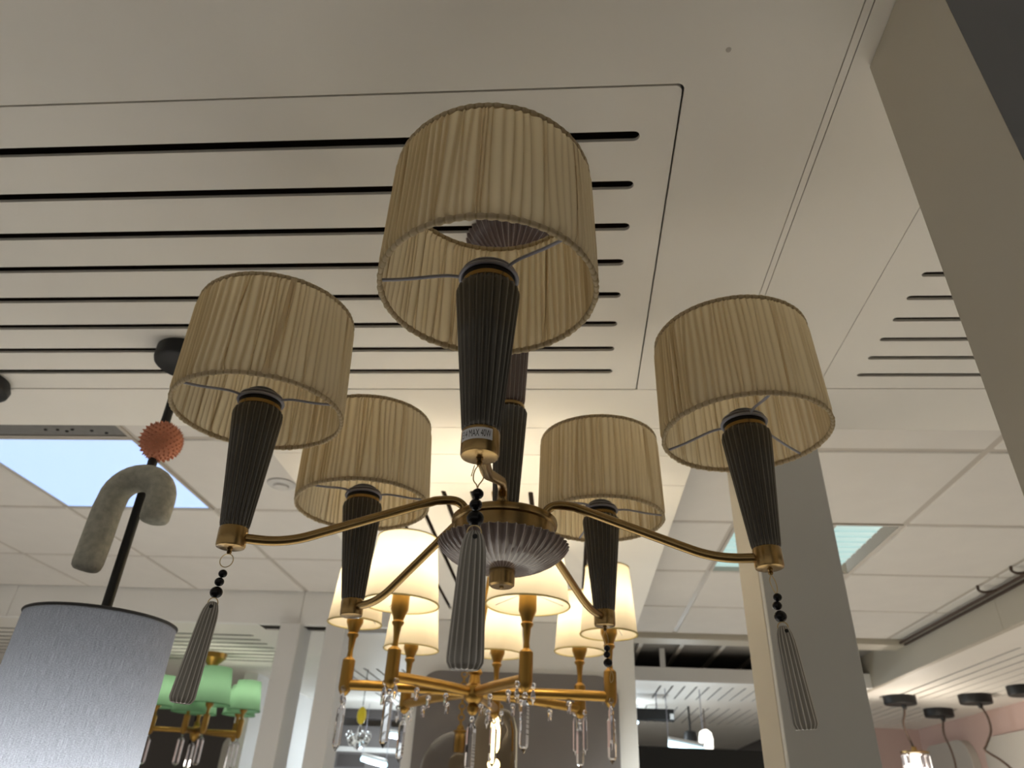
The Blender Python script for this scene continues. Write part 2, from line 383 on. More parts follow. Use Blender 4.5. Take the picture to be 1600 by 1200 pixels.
# ---- walls, fascias and posts
w = struct(mk('wall_column', G().bbox(.373, .72, .425, .5735, -EYE, H - .001, .002), M['cream'], base=True, smooth=0), 'cream square pillar end beside the dark grey board', 'pillar')
p = mk('side_board', G().bbox(.366, .72, .05, .4205, -EYE, H - .001, .002), M['darkpanel'], w, 0)
p['label'] = 'dark grey board on the pillar'
mk('shadow_gap', G().box(.377, .70, .4206, .4249, -EYE, H - .002), M['gap'], w, 0)
w = sroot('wall_fin', (.48, 1.58, -EYE), 'tall partition with grey front and cream edge behind the lamps', 'partition')
mk('front_board', G().bbox(.4015, .5675, 1.50, 1.520, -EYE, H - .001, .0015), M['greypanel'], w, 0)
mk('core', G().bbox(.4005, .5665, 1.521, 1.683, -EYE, H - .001, .002), M['cream'], w, 0)

f = sroot('wall_fascia_left', (-2.9, 3.7, H), 'white fascia board over the bay of the green lamps', 'fascia')
for a, b in ((-5, -3.0), (-2.998, -1.39), (-1.388, -.81)): mk('board', G().bbox(a, b, 3.69, 3.72, H - .004, 1.06, .002), M['fascia'], f, 0)
f = sroot('wall_fascia_right', (1.94, 5, H), 'cream fascia board over the pink bay', 'fascia')
for a, b in ((1.6, 3.4), (3.402, 5.2), (5.202, 7.0)): mk('board', G().bbox(1.93, 1.96, a, b, H - .004, 1.03, .002), M['cream'], f, 0)
t = thing('cable_rail', (1.88, 4, HT - .06), 'dark cable rail along the cream fascia', 'rail')
mk('rail', G().box(1.895, 1.905, 2.2, 4.39, HT - .022, HT - .012), M['cable'], t, 0)
mk('rail', G().box(1.918, 1.928, 2.2, 4.39, HT - .032, HT - .022), M['cable'], t, 0)
for y in (3.02, 3.30):
    mk('hanger', G().tube(smoothpath([(1.82, y, HT), (1.82, y, HT - .022), (1.85, y, HT - .03), (1.90, y, HT - .018)], 5), .006, 6), M['cable'], t)
struct(mk('trim_1', G().bbox(.327, 1.95, 4.40, 4.55, .955, 1.02, .003), M['cream'], smooth=0), 'cream drop beam closing the tiled ceiling', 'beam')
f = sroot('wall_fascia_middle', (1.1, 5, H), 'white fascia board of the far bright bay', 'fascia')
mk('board', G().bbox(.33, 1.95, 5.0, 5.03, H - .003, .905, .002), M['fascia'], f, 0)
mk('upright', G().bbox(.60, .635, 4.98, 5.0, .9, 1.42, .002), M['white'], f, 0)
mk('upper_board', G().box(.327, 1.95, 4.56, 6.2, 1.02, 1.03), M['plenum'], f, 0)
for k in range(6): mk('joist', G().box(.45 + .26 * k, .475 + .26 * k, 4.56, 6.2, 1.0, 1.02), M['tbar'], f, 0)
for i, (x0, x1) in enumerate(((-1.47, -1.366), (-1.231, -1.131))):
    struct(mk('wall_post', G().bbox(x0, x1, 3.65, 3.83, -EYE, H - .005, .003), M['white'], base=True, smooth=0),
           ('white square post below the fascia next to the green lamps', 'white square post beside the far doorway behind the gold chandelier')[i], 'post')
w = sroot('wall_back', (-.2, 3.5, -EYE), 'white back wall with a grey rounded panel behind the gold chandelier', 'wall')
mk('core', G().bbox(-.74, .305, 3.5, 3.6, -EYE, H - .002, .002), M['white'], w, 0)
def upright_panel(name, out2d, y0, y1, m, parent):
    """outline in x,z; pushed from y0 to y1"""
    n = len(out2d); g = G().add([(x, y0, z) for x, z in out2d] + [(x, y1, z) for x, z in out2d],
        [tuple(range(n)), tuple(range(2 * n - 1, n - 1, -1))] + [(i, i + n, (i + 1) % n + n, (i + 1) % n) for i in range(n)])
    return mk(name, g, m, parent, 0)
def side_panel(name, out2d, x0, x1, m, parent):
    n = len(out2d); g = G().add([(x0, y, z) for y, z in out2d] + [(x1, y, z) for y, z in out2d],
        [tuple(range(n))[::-1], tuple(range(n, 2 * n))] + [(i, (i + 1) % n, (i + 1) % n + n, i + n) for i in range(n)])
    return mk(name, g, m, parent, 0)
upright_panel('grey_panel', rrect(-.69, .225, -1.5, .585, .10, 8, (0, 0, 1, 1)), 3.485, 3.499, M['mauve'], w)
w = sroot('wall_left', (-3.2, 5.9, -EYE), 'dark grey wall behind the mint green chandelier', 'wall')
mk('core', G().box(-6, -2.2, 5.9, 6.0, -EYE, H), M['darkwall'], w, 0)
for a in (-3.6, -2.9, -2.2): mk('batten', G().box(a, a + .012, 5.892, 5.9, -EYE, .6), M['gap'], w, 0)
upright_panel('pale_panel', rrect(-2.62, -2.28, -1.4, .47, .08, 6, (0, 0, 1, 1)), 5.87, 5.899, M['wpanel'], w)
mk('return_wall', G().box(-2.3, -2.2, 5.25, 9.4, -EYE, H), M['white'], w, 0)
w = sroot('wall_right', (3.0, 5, -EYE), 'pink wall of the bay with black pendant cords', 'wall')
mk('core', G().box(3.0, 3.1, 1.6, 7.1, -EYE, H), M['pink'], w, 0)
mk('return_wall', G().box(1.75, 3.0, 6.98, 7.1, -EYE, H), M['pink'], w, 0)
C = sroot('ceiling_bay_left', (-3, 4.8, H), 'bright slotted ceiling over the mint green chandelier', 'ceiling')
plate('slotted_panel', rect(-5, -1.62, 3.72, 5.9), [stadium((-4.2, 4.0 + .11 * k), (-1.75, 4.0 + .11 * k), .030, 'x') for k in range(8)], H, H + .002, M['soffit'], C)
mk('slot_backing', G().box(-4.3, -1.7, 3.95, 4.95, H + .015, H + .02), M['slotdark'], C, 0)
C = sroot('ceiling_bay_right', (2.5, 4.5, H), 'cream slotted ceiling above the pink wall', 'ceiling')
hol = [stadium((2.18 + .085 * k, 3.75), (2.18 + .085 * k, 5.35), .016, 'y') for k in range(8)] + [stadium((2.18 + .085 * k, 5.75), (2.18 + .085 * k, 6.75), .016, 'y') for k in range(8)]
plate('slotted_panel', rect(1.96, 3.0, 1.6, 6.98), hol, H, H + TH, M['soffit'], C)
mk('slot_backing', G().box(2.1, 2.9, 3.6, 6.85, H + .03, H + .035), M['slotdark'], C, 0)
C = sroot('ceiling_bay_middle', (.8, 7, H), 'far white slotted ceiling beside the tall partition', 'ceiling')
hol = [stadium((.62 + .08 * k, 5.18), (.62 + .08 * k, 5.78), .014, 'y') for k in range(14)] + [stadium((.62 + .08 * k, 6.15), (.62 + .08 * k, 7.2), .014, 'y') for k in range(14)]
plate('slotted_panel', rect(-.2, 1.95, 5.03, 9.4), hol, H, H + TH, M['soffit'], C)
mk('slot_backing', G().box(.5, 1.8, 5.1, 7.4, H + .03, H + .035), M['slotdark'], C, 0)
C = sroot('ceiling_hall', (-1, 6, H), 'far slotted hall ceiling seen through the gap beside the back wall', 'ceiling')
hol = [stadium((-1.52 + .085 * k, 4.9), (-1.52 + .085 * k, 5.7), .016, 'y') for k in range(15)] + [stadium((-1.52 + .085 * k, 5.95), (-1.52 + .085 * k, 6.75), .016, 'y') for k in range(15)]
plate('slotted_panel', rect(-1.62, -.21, 3.84, 9.4), hol, H, H + TH, M['soffit'], C)
mk('slot_backing', G().box(-1.6, -.25, 4.85, 6.8, H + .03, H + .035), M['slotdark'], C, 0)
mk('board', G().box(-2.2, -1.622, 5.9, 9.4, H, H + TH), M['soffit'], C, 0)
mk('front_edge', G().box(-1.129, -.75, 3.83, 3.86, H - .003, 1.0), M['white'], C, 0)
struct(mk('wall_far', G().box(-6, 6, 9.4, 9.5, -EYE, 1.42), M['mauve'], base=True, smooth=0), 'distant grey wall at the end of the shop', 'wall')

# ---- lights let into the tile ceiling
t = thing('ceiling_light', (-1.68, 2.225, HT), 'bright blue-white light panel in the tile ceiling by the stone arch', 'ceiling light')
mk('diffuser', G().box(-1.974, -1.386, 1.931, 2.519, HT + .003, HT + .006), M['led'], t, 0)
def lframe(x0, x1, y0, y1, t, m='tbar'):
    g = G()
    for a, b, c, d in ((x0, x1, y0, y0 + .012), (x0, x1, y1 - .012, y1), (x0, x0 + .012, y0 + .012, y1 - .012), (x1 - .012, x1, y0 + .012, y1 - .012)): g.box(a, b, c, d, HT - .001, HT + .012)
    return mk('frame', g, M[m], t, 0)
lframe(-1.982, -1.378, 1.923, 2.527, t)
panel_light(-1.68, 2.225, HT - .004, .56, LED_PANEL, (.93, .96, 1.0), t)
t = thing('ceiling_light', (-1.68, 1.62, HT), 'unlit grey light panel with dead insects, beside the bright blue one', 'ceiling light')
mk('diffuser', G().box(-1.974, -1.386, 1.54, 1.912, HT + .003, HT + .006), M['deadled'], t, 0)
for x, y in ((-1.49, 1.875), (-1.55, 1.868), (-1.575, 1.88), (-1.60, 1.87), (-1.64, 1.87), (-1.45, 1.89)): mk('dead_insect', G().sphere((x, y, HT + .001), .006, 8, 6, (1, .7, .5)), M['black'], t)
lframe(-1.982, -1.378, 1.535, 1.921, t)
x0, y0 = .622, 1.968 + PT
t = thing('ceiling_light', (x0 + PT / 2, y0 + PT / 2, HT), 'teal louvred light panel in the tiles behind the tall partition', 'ceiling light')
mk('diffuser', G().box(x0 + .012, x0 + PT - .05, y0 + .012, y0 + PT - .012, HT + .02, HT + .024), M['led2'], t, 0)
mk('reflector', G().add([(x0 + PT - .052, y0 + .012, HT + .03), (x0 + PT - .052, y0 + PT - .012, HT + .03), (x0 + PT - .012, y0 + PT - .012, HT), (x0 + PT - .012, y0 + .012, HT)], [(0, 1, 2, 3)]), M['chrome'], t, 0)
mk('divider', G().box(x0 + PT * .58, x0 + PT * .61, y0 + .012, y0 + PT - .012, HT, HT + .02), M['tbar'], t, 0)
for k in range(9): mk('louvre', G().box(x0 + .012, x0 + PT - .052, y0 + .06 + .06 * k, y0 + .062 + .06 * k, HT + .014, HT + .02), M['led2'], t, 0)
lframe(x0 + .002, x0 + PT - .002, y0 + .002, y0 + PT - .002, t)
panel_light(x0 + PT / 2, y0 + PT / 2, HT - .004, .54, LED_PANEL, (.95, 1.0, .97), t)
t = thing('smoke_detector', (-1.013, 2.262, HT), 'round white smoke detector on the tile ceiling', 'smoke detector')
mk('base', G().lathe([(.05, 0), (.05, -.006), (.044, -.010), (.0, -.010)], fr(-1.013, 2.262, HT), 32), M['plastic'], t)
mk('sensor', G().lathe([(.028, -.010), (.026, -.018), (.018, -.021), (0, -.021)], fr(-1.013, 2.262, HT), 24), M['plastic'], t)

# ================================================================== THE CHANDELIER
HX, HY = -.083, .8773
CH = thing('chandelier', (HX, HY, .25), 'five-arm brass chandelier with pleated cream shades and dark fluted ceramic', 'chandelier')
def flute(n, d, lo=.0, hi=1.0, pw=.8, w=.40):
    def f(t, j, m):
        k = j / (m - 1); e = 1.0
        if k < lo or k > hi: e = .25
        return 1 - d * e * abs(math.sin(n * t / 2)) ** pw
    f.n = n; f.w = w
    return f
F0 = fr(HX, HY, 0)
mk('finial', G().lathe([(0, .2462), (.0135, .2465), (.0160, .2485), (.0163, .252), (.0163, .267)], F0, 40), M['brass'], CH)
mk('finial_screw', G().lathe([(0, .2440), (.0028, .2445), (.003, .2465)], F0, 14), M['brass'], CH)
bowl = [(.0165, .2665), (.024, .2660), (.040, .2690), (.056, .2750), (.070, .2830), (.080, .2920), (.0845, .2990), (.083, .3005), (.076, .2965), (.060, .289)]
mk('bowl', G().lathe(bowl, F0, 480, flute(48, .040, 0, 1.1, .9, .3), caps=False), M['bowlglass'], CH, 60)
mk('hub_disc', G().lathe([(.058, .290), (.0645, .291), (.0655, .294), (.0655, .322), (.0680, .324), (.0688, .328), (.0680, .332), (.065, .334), (0, .334)], F0, 64), M['brass'], CH)
def col(name, z0, z1, r0, r1, m, n=20):
    prof = [(r0 * .82, z0), (r0 * .95, z0 + .002), (r0, z0 + .006)] + [(r0 + (r1 - r0) * k / 8, z0 + .006 + (z1 - z0 - .012) * k / 8) for k in range(1, 9)] + [(r1 * .95, z1 - .002), (r1 * .82, z1)]
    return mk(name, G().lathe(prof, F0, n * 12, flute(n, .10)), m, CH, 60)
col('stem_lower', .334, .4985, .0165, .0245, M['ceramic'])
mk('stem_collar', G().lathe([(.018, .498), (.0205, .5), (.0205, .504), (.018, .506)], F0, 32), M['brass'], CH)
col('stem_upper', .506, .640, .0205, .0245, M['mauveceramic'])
mk('rod', G().lathe([(.006, .64), (.006, .775)], F0, 16), M['brass'], CH)
cn = [(.010, .768), (.018, .769), (.034, .776), (.052, .787), (.066, .799), (.0745, .811), (.076, .819)]
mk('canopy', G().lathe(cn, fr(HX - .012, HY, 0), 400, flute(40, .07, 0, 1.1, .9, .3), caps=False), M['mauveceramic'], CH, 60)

LAMPS = [((-.0756, .5431, .2671), -.0176, -.0147, 'front'), ((.2343, .8365, .2688), -.0262, .0088, 'right'),
         ((.0572, 1.1616, .2733), -.0114, .0010, 'back right'), ((-.3240, 1.0651, .2552), -.0581, .0087, 'back left'), ((-.3937, .7802, .2623), -.0316, -.0325, 'left')]
SPOKE = [(192, -44, 86), (-85, 155, 35), (-130, -10, 110), (-125, -5, 115), (-128, -8, 112)]
def pleated(F, zb, zt, rb, rt, seed):
    rnd = random.Random(seed); np_ = 96; ws = [rnd.choice((.45, .7, 1, 1, 1.3, 1.7)) * rnd.uniform(.85, 1.15) for _ in range(np_)]; tot = sum(ws); ang = []; a = 0
    K = 8; cols = []
    for k, w_ in enumerate(ws):
        amp = rnd.uniform(.7, 1.25); dr = rnd.gauss(0, .020); bow = rnd.gauss(0, .012)
        for i in range(K):
            s = i / K; cols.append((2 * math.pi * (a + w_ * s) / tot, s, amp, k, w_, dr, bow))
        a += w_
    n = len(cols); rows = 14; o, x, y, u = F; v = []; ply = []; base = 2 * math.pi / np_
    drs = [c[5] for c in cols[::K]]; bws = [c[6] for c in cols[::K]]
    for j in range(rows + 1):
        h = j / rows; z = zb + (zt - zb) * h; r0 = rb + (rt - rb) * h
        ed = min(1, min(h, 1 - h) / .05); tuck = -.0012 * (1 - ed)
        for (t, s, amp, k, w_, dr, bow) in cols:
            k2 = (k + 1) % np_
            d_ = drs[k] * (1 - s) + drs[k2] * s; b_ = bws[k] * (1 - s) + bws[k2] * s
            tt = t + (d_ * (h - .5) * 1.6 + b_ * math.sin(math.pi * h)) * ed
            prof = (s / .72) if s < .72 else (1 - (s - .72) / .28)          # slow rise, sharp fold back
            r = r0 + .0034 * amp * (prof ** 1.1) * (.45 + .55 * ed) + tuck
            v.append(o + x * (r * math.cos(tt)) + y * (r * math.sin(tt)) + u * z)
            ply.append(max(0, min(1, (max(0, (s - .55) / .45) ** 1.3 + .55 * max(0, 1 - s / .30)) * (.35 + .65 * amp) + .10 * (amp - 1))))  # doubled cloth, plus shade of the fold painted as a gradient
    f = [(j * n + i, j * n + (i + 1) % n, (j + 1) * n + (i + 1) % n, (j + 1) * n + i) for j in range(rows) for i in range(n)]
    g = G(); g.add(v, f); g.ply = ply
    return g
def rim(F, z, r, seed, gather=1.0):
    """bound edge: a roll of cloth with small gathers"""
    rnd = random.Random(seed); o, x, y, u = F; n = 360; g = G(); v = []; sg = 8; ply = []; g.ply = ply
    amp = [rnd.uniform(.4, 1) for _ in range(90)]
    for i in range(n):
        t = 2 * math.pi * i / n; c = o + (x * math.cos(t) + y * math.sin(t)) * r + u * z; e = x * math.cos(t) + y * math.sin(t)
        rr = .0023 + .0016 * gather * amp[i // 5 % 72] * math.sin(math.pi * ((i % 5) + .5) / 5)
        ply += [max(0, 1.15 - .75 * ((i % 5) + .5)) if i % 5 < 2 else .25 * amp[i // 5 % 72]] * sg  # shade in the creases between gathers, painted dark
        for k in range(sg):
            q = 2 * math.pi * k / sg; v.append(c + (e * math.cos(q) * .85 + u * math.sin(q) * 1.15) * rr)
    return g.add(v, [(i * sg + k, i * sg + (k + 1) % sg, ((i + 1) % n) * sg + (k + 1) % sg, ((i + 1) % n) * sg + k) for i in range(n) for k in range(sg)])
ZSB, ZST, RB, RT = .1714, .3186, .1052, .1022
for i, (b, ta, tb, nm) in enumerate(LAMPS):
    F = frame_u(b, ta, tb); o, x, y, u = F
    # socket and turned parts
    cup = mk('holder_cup', G().lathe([(0, -.0055), (.0135, -.0055), (.0160, -.0045), (.0168, -.0025), (.0168, .0170), (.0162, .0185), (.0145, .0192)], F, 48), M['brass'], CH)
    prof = [(.0145, .0180), (.0165, .0195), (.0174, .0230), (.0178, .0270)] + [(.0178 + (.0305 - .0178) * k / 10, .027 + (.158 - .027) * k / 10) for k in range(1, 11)] + [(.0312, .164), (.0312, .169), (.030, .1735), (.027, .1755), (.022, .176)]
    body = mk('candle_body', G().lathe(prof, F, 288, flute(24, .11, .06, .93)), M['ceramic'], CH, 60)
    mk('brass_collar', G().lathe([(.0255, .1755), (.0264, .1765), (.0264, .181), (.0255, .182)], F, 40), M['brass'], body)
    mk('socket', G().lathe([(.0262, .1815), (.0265, .1865), (.0255, .190), (.0235, .1925), (.0228, .196), (.020, .2005), (.0150, .2040), (.008, .2055), (0, .206)], F, 40), M['black'], CH)
    # shade
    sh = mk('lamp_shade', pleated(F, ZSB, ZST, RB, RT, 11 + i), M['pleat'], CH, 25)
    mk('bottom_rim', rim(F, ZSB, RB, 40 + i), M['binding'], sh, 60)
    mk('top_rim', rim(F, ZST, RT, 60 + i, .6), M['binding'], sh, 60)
    zr = .188
    mk('spider_band', G().ring(o + u * (zr + .0055), u, .0262, .0014, 48), M['wire'], sh)
    mk('spider_ring', G().ring(o + u * zr, u, .0280, .0021, 48), M['wire'], sh)
    for a in SPOKE[i]:
        t = math.radians(a); e = x * math.cos(t) + y * math.sin(t)
        mk('spoke', G().tube(smoothpath([o + e * .0285 + u * zr, o + e * .045 + u * (zr - .001), o + e * .08 + u * (zr - .010), o + e * (RB - .001) + u * (ZSB + .002)], 5), .0017, 8), M['wire'], sh)
    if nm == 'left':
        t = math.radians(-62); g = G(); P = []
        for k in range(9):
            h = k / 8; tt = t + .11 * (h - .5) + .02 * math.sin(3 * h); e = x * math.cos(tt) + y * math.sin(tt); s_ = u.cross(e)
            c = o + e * (RB + (RT - RB) * h + .0022) + u * (ZSB + (ZST - ZSB) * h); P += [c - s_ * .0042, c + s_ * .0036 + e * .0004, c + s_ * .0036 - e * .001, c - s_ * .0042 - e * .001]
        g.add(P, [(4 * k + a_, 4 * k + (a_ + 1) % 4, 4 * k + 4 + (a_ + 1) % 4, 4 * k + 4 + a_) for k in range(8) for a_ in range(4)] + [(3, 2, 1, 0), (32, 33, 34, 35)])
        mk('seam', g, M['pleat'], sh, 60)
    # arm: up out of the hub disc, over, down and level into the cup
    d = Vector((b[0] - HX, b[1] - HY, 0)); L = d.length; e = d / L; hub = Vector((HX, HY, 0))
    P = lambda s, z: hub + e * s + Vector((0, 0, z))
    zc = b[2] + .0080
    pts = [P(.052, .331), P(.0525, .338), P(.056, .3455), P(.064, .3505), P(.076, .3510), P(.092, .3480)]
    sc_ = L - .060; A0 = Vector((.092, .3480)); K0 = Vector((sc_, zc)); dn = (K0 - A0).normalized(); B0 = K0 - dn * .030; E0 = K0 + Vector((.030, 0))
    pts = smoothpath(pts, 5)[:-1]
    for k in range(9): q2 = A0 + (B0 - A0) * k / 8; pts.append(P(q2.x, q2.y))
    for k in range(1, 11): t_ = k / 10; q2 = B0 * (1 - t_) ** 2 + K0 * (2 * t_ * (1 - t_)) + E0 * t_ ** 2; pts.append(P(q2.x, q2.y))
    pts.append(P(L - .014, zc))
    arm = mk('arm', G().tube(pts, .0058, 16), M['brass'], CH, 50)
    mk('arm_nut', G().lathe([(.008, .333), (.0085, .335), (.0085, .338), (.0065, .339)], (P(.052, 0), *Z3), 20), M['brass'], arm)
    # hanging bead string and ceramic drop
    if nm == 'back left': continue
    eye = mk('hook_eye', G().lathe([(.0028, -.0045), (.0034, -.0065), (.0022, -.0085), (.0030, -.0105), (.0018, -.0125)], F, 16), M['brass'], CH)
    top = o + u * -.0115
    sw = {'front': (.0, 0), 'right': (.0045, 0), 'back right': (.004, 0), 'left': (-.004, .0)}[nm]
    def q(z, off=0): return top + Vector((sw[0] * z / -.06 + off, 0, z))
    if nm == 'front': loop = [q(0), q(-.006, -.0035), q(-.014, -.004), q(-.0185, -.001), q(-.0215, .0), q(-.0185, .001), q(-.013, .0042), q(-.006, .0035)]
    elif nm == 'left': loop = [q(-.0085) + Vector((.0078 * math.cos(k * math.pi / 8), 0, .0078 * math.sin(k * math.pi / 8))) for k in range(16)]
    else: loop = [q(0), q(-.008, -.003), q(-.017, -.0015), q(-.0225, .001), q(-.0165, .0035), q(-.008, .003)]
    wr = mk('hanging_wire', G().tube(smoothpath(loop + loop[:1], 4)[:-1], .00055, 6, True), M['gwire'], CH)
    if nm == 'front': mk('wire_end', G().tube([q(-.001, -.004), q(-.011, -.006)], .0004, 5), M['gwire'], wr)
    zb_ = -.0215 if nm != 'left' else -.0185
    bd = [(zb_ - .0065, .0052), (zb_ - .0165, .0056), (zb_ - .0290, .0074)]
    zs = {'left': .95, 'front': .95, 'right': .95, 'back right': .95}[nm]
    for k, (z, r) in enumerate(bd):
        mk('bead', G().sphere(q(z * zs, (.0015, -.001, 0)[k] * (1 if nm == 'right' else .4)), r * .95, 20, 12, (1, 1, .92)), M['bead'], CH)
    z0 = bd[2][0] * zs - .0065
    if nm == 'back right':
        mk('hanging_ring', G().tube(smoothpath([q(z0 + .001), q(z0 - .006, .005), q(z0 - .016, .006), q(z0 - .022, .002), q(z0 - .015, .001), q(z0 - .006, .0035), q(z0 + .001)], 4)[:-1], .0005, 6, True), M['gwire'], CH)
        continue
    mk('hanging_ring', G().ring(q(z0 - .0055), (0, 1, .2), .0058, .0006, 24, 6), M['gwire'], CH)
    zt_ = z0 - .0035; Ld = .106
    prof = [(0, 0), (.0040, -.0008), (.0072, -.004), (.0092, -.0095), (.0104, -.017), (.0109, -.024)] + [(.0109 + .0032 * k / 8, -.024 - (Ld - .032) * k / 8) for k in range(1, 9)] + [(.0139, -(Ld - .005)), (.0116, -(Ld - .001)), (.0095, -Ld), (0, -Ld)]
    ux = Vector((sw[0] / -.06, 0, 1)); base_ = q(zt_)
    Fd = frame_u(base_, ux.x, 0); Fd = (Fd[0], Fd[1], Fd[2] * .62, Fd[3])
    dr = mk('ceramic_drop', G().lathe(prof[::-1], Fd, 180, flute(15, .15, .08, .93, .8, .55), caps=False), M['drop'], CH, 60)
    hc = base_ + Fd[3] * -.0068
    mk('drop_hole', G().tube([hc + Vector((.0015, -.0052, 0)), hc + Vector((.0015, .0052, 0))], .0021, 12), M['black'], dr)

# sticker on the front holder cup
F = frame_u(LAMPS[0][0], LAMPS[0][1], LAMPS[0][2]); o, x, y, u = F
a0, a1 = math.radians(-150), math.radians(-47); RC = .0169
def oncup(a, z, r=RC): return o + (x * math.cos(a) + y * math.sin(a)) * r + u * z
g = G(); n = 24
v = [oncup(a0 + (a1 - a0) * k / n, z, r) for r in (RC, RC + .0002) for z in (.0050, .0156) for k in range(n + 1)]
q_ = n + 1; fc = [(2 * q_ + k, 2 * q_ + k + 1, 3 * q_ + k + 1, 3 * q_ + k) for k in range(n)] + [(k + 1, k, q_ + k, q_ + k + 1) for k in range(n)]
fc += [(k, k + 1, 2 * q_ + k + 1, 2 * q_ + k) for k in range(n)] + [(q_ + k + 1, q_ + k, 3 * q_ + k, 3 * q_ + k + 1) for k in range(n)]
lab = mk('sticker', g.add(v, fc), M['paper'], CH, 30); lab['label'] = 'white printed wattage sticker'
cu = bpy.data.curves.new('tmp', 'FONT'); cu.body = 'E14 MAX 40W'; cu.size = 1; cu.resolution_u = 3
ob = bpy.data.objects.new('tmp', cu); COL.objects.link(ob)
me = bpy.data.meshes.new_from_object(ob.evaluated_get(bpy.context.evaluated_depsgraph_get())); bpy.data.objects.remove(ob)
xs = [p.co.x for p in me.vertices]; ys = [p.co.y for p in me.vertices]
x0, x1, y0, y1 = min(xs), max(xs), min(ys), max(ys)
v = [oncup(a0 + .10 + (a1 - a0 - .2) * (p.co.x - x0) / (x1 - x0), .0070 + .0066 * (p.co.y - y0) / (y1 - y0), RC + .00035) for p in me.vertices]
mk('printed_text', G().add(v, [tuple(p.vertices) for p in me.polygons]), M['ink'], lab, 0)

# ================================================================== PENDANT WITH LINEN DRUM (left)
top = Vector((-.812, 1.205, H)); bot = Vector((-.7975, 1.20, .262))
PD = thing('pendant_lamp', (bot.x, bot.y, -.05), 'grey linen drum pendant lit from inside, on a black rod', 'pendant lamp')
mk('canopy', G().lathe([(0, -.034), (.052, -.034), (.058, -.030), (.060, -.024), (.060, 0)], (top, *Z3), 48), M['black'], PD)
mk('rod', G().tube([top - Vector((0, 0, .03)), bot + Vector((0, 0, -.06))], .0088, 20), M['black'], PD)
bx = Vector((-.8005, 1.20, .6075)); g = G().sphere(bx, .0375, 40, 24)
for k in range(260):                                   # spines of the clay ball
    ph = math.acos(1 - 2 * (k + .5) / 260); th = math.pi * (1 + 5 ** .5) * k; dv = Vector((math.cos(th) * math.sin(ph), math.sin(th) * math.sin(ph), math.cos(ph)))
    a_ = dv.orthogonal().normalized(); b_ = dv.cross(a_); c_ = bx + dv * .0365
    g.add([c_ + (a_ * math.cos(m_ * 2.0944) + b_ * math.sin(m_ * 2.0944)) * .0032 for m_ in range(3)] + [bx + dv * .0425], [(0, 1, 3), (1, 2, 3), (2, 0, 3)])
p = mk('spiky_ball', g, M['coral'], PD); p['label'] = 'coral-coloured spiky clay ball on the rod'
# stone arch threaded on the rod: long left leg, short right leg
R0 = .0425; cx, cz, yy = -.7875, .4710, 1.165
pts = [(-.8375, yy, .3385), (-.8372, yy, .3405), (-.837, yy, .345), (-.8365, yy, .352)] + [(-.836, yy, .352 + .02 * k) for k in range(1, 6)]
pts += [(cx - R0 * math.cos(math.pi * k / 14) * 1.08, yy, cz + R0 * math.sin(math.pi * k / 14)) for k in range(15)]
pts += [(cx + R0 * 1.08, yy, cz - .02), (cx + R0 * 1.08, yy, cz - .036), (cx + R0 * 1.08, yy, cz - .041), (cx + R0 * 1.08, yy, cz - .044)]
rr = [.014, .0205, .0238, .0252] + [.0255] * (len(pts) - 7) + [.025, .0225, .015]
p = mk('stone_arch', G().tube(pts, rr, 28), M['stone'], PD, 60); p['label'] = 'inverted-U arch of speckled grey stone'
LR = .1195; zt_ = .262; g = G(); n = 96
sh = mk('drum_shade', G().lathe([(LR + .002, -.10), (LR, zt_)], fr(bot.x, bot.y, 0), n, caps=False), M['linen'], PD, 60)
mk('top_edge', G().ring((bot.x, bot.y, zt_), (0, 0, 1), LR, .0022, 96), M['linedge'], sh)
mk('bottom_edge', G().ring((bot.x, bot.y, -.10), (0, 0, 1), LR + .002, .0022, 96), M['linedge'], sh)
mk('top_disc', G().lathe([(.0, zt_ - .006), (LR - .001, zt_ - .006), (LR - .001, zt_ - .003), (0, zt_ - .003)], fr(bot.x, bot.y, 0), 64, caps=False), M['linen'], sh)
mk('socket', G().lathe([(.015, .21), (.018, .205), (.018, .15), (.013, .148)], fr(bot.x, bot.y, 0), 24), M['black'], PD)
mk('bulb', G().sphere((bot.x, bot.y, -.05), .028, 20, 12), M['white_glow'], PD)
lamp('bulb_light', (bot.x, bot.y, -.05), DRUM_BULB, (.88, .93, 1.0), .03, PD)
c = Vector((-1.352, 1.305, H))
t = thing('pendant_canopy', c, 'small black ceiling rose with cord at the edge of the slots', 'ceiling rose')
mk('rose', G().lathe([(.012, -.046), (.045, -.044), (.060, -.030), (.0625, -.018), (.055, 0)], (c, *Z3), 40), M['black'], t)
mk('cord', G().tube([c - Vector((0, 0, .045)), c - Vector((.0, 0, .6))], .003, 10), M['black'], t)

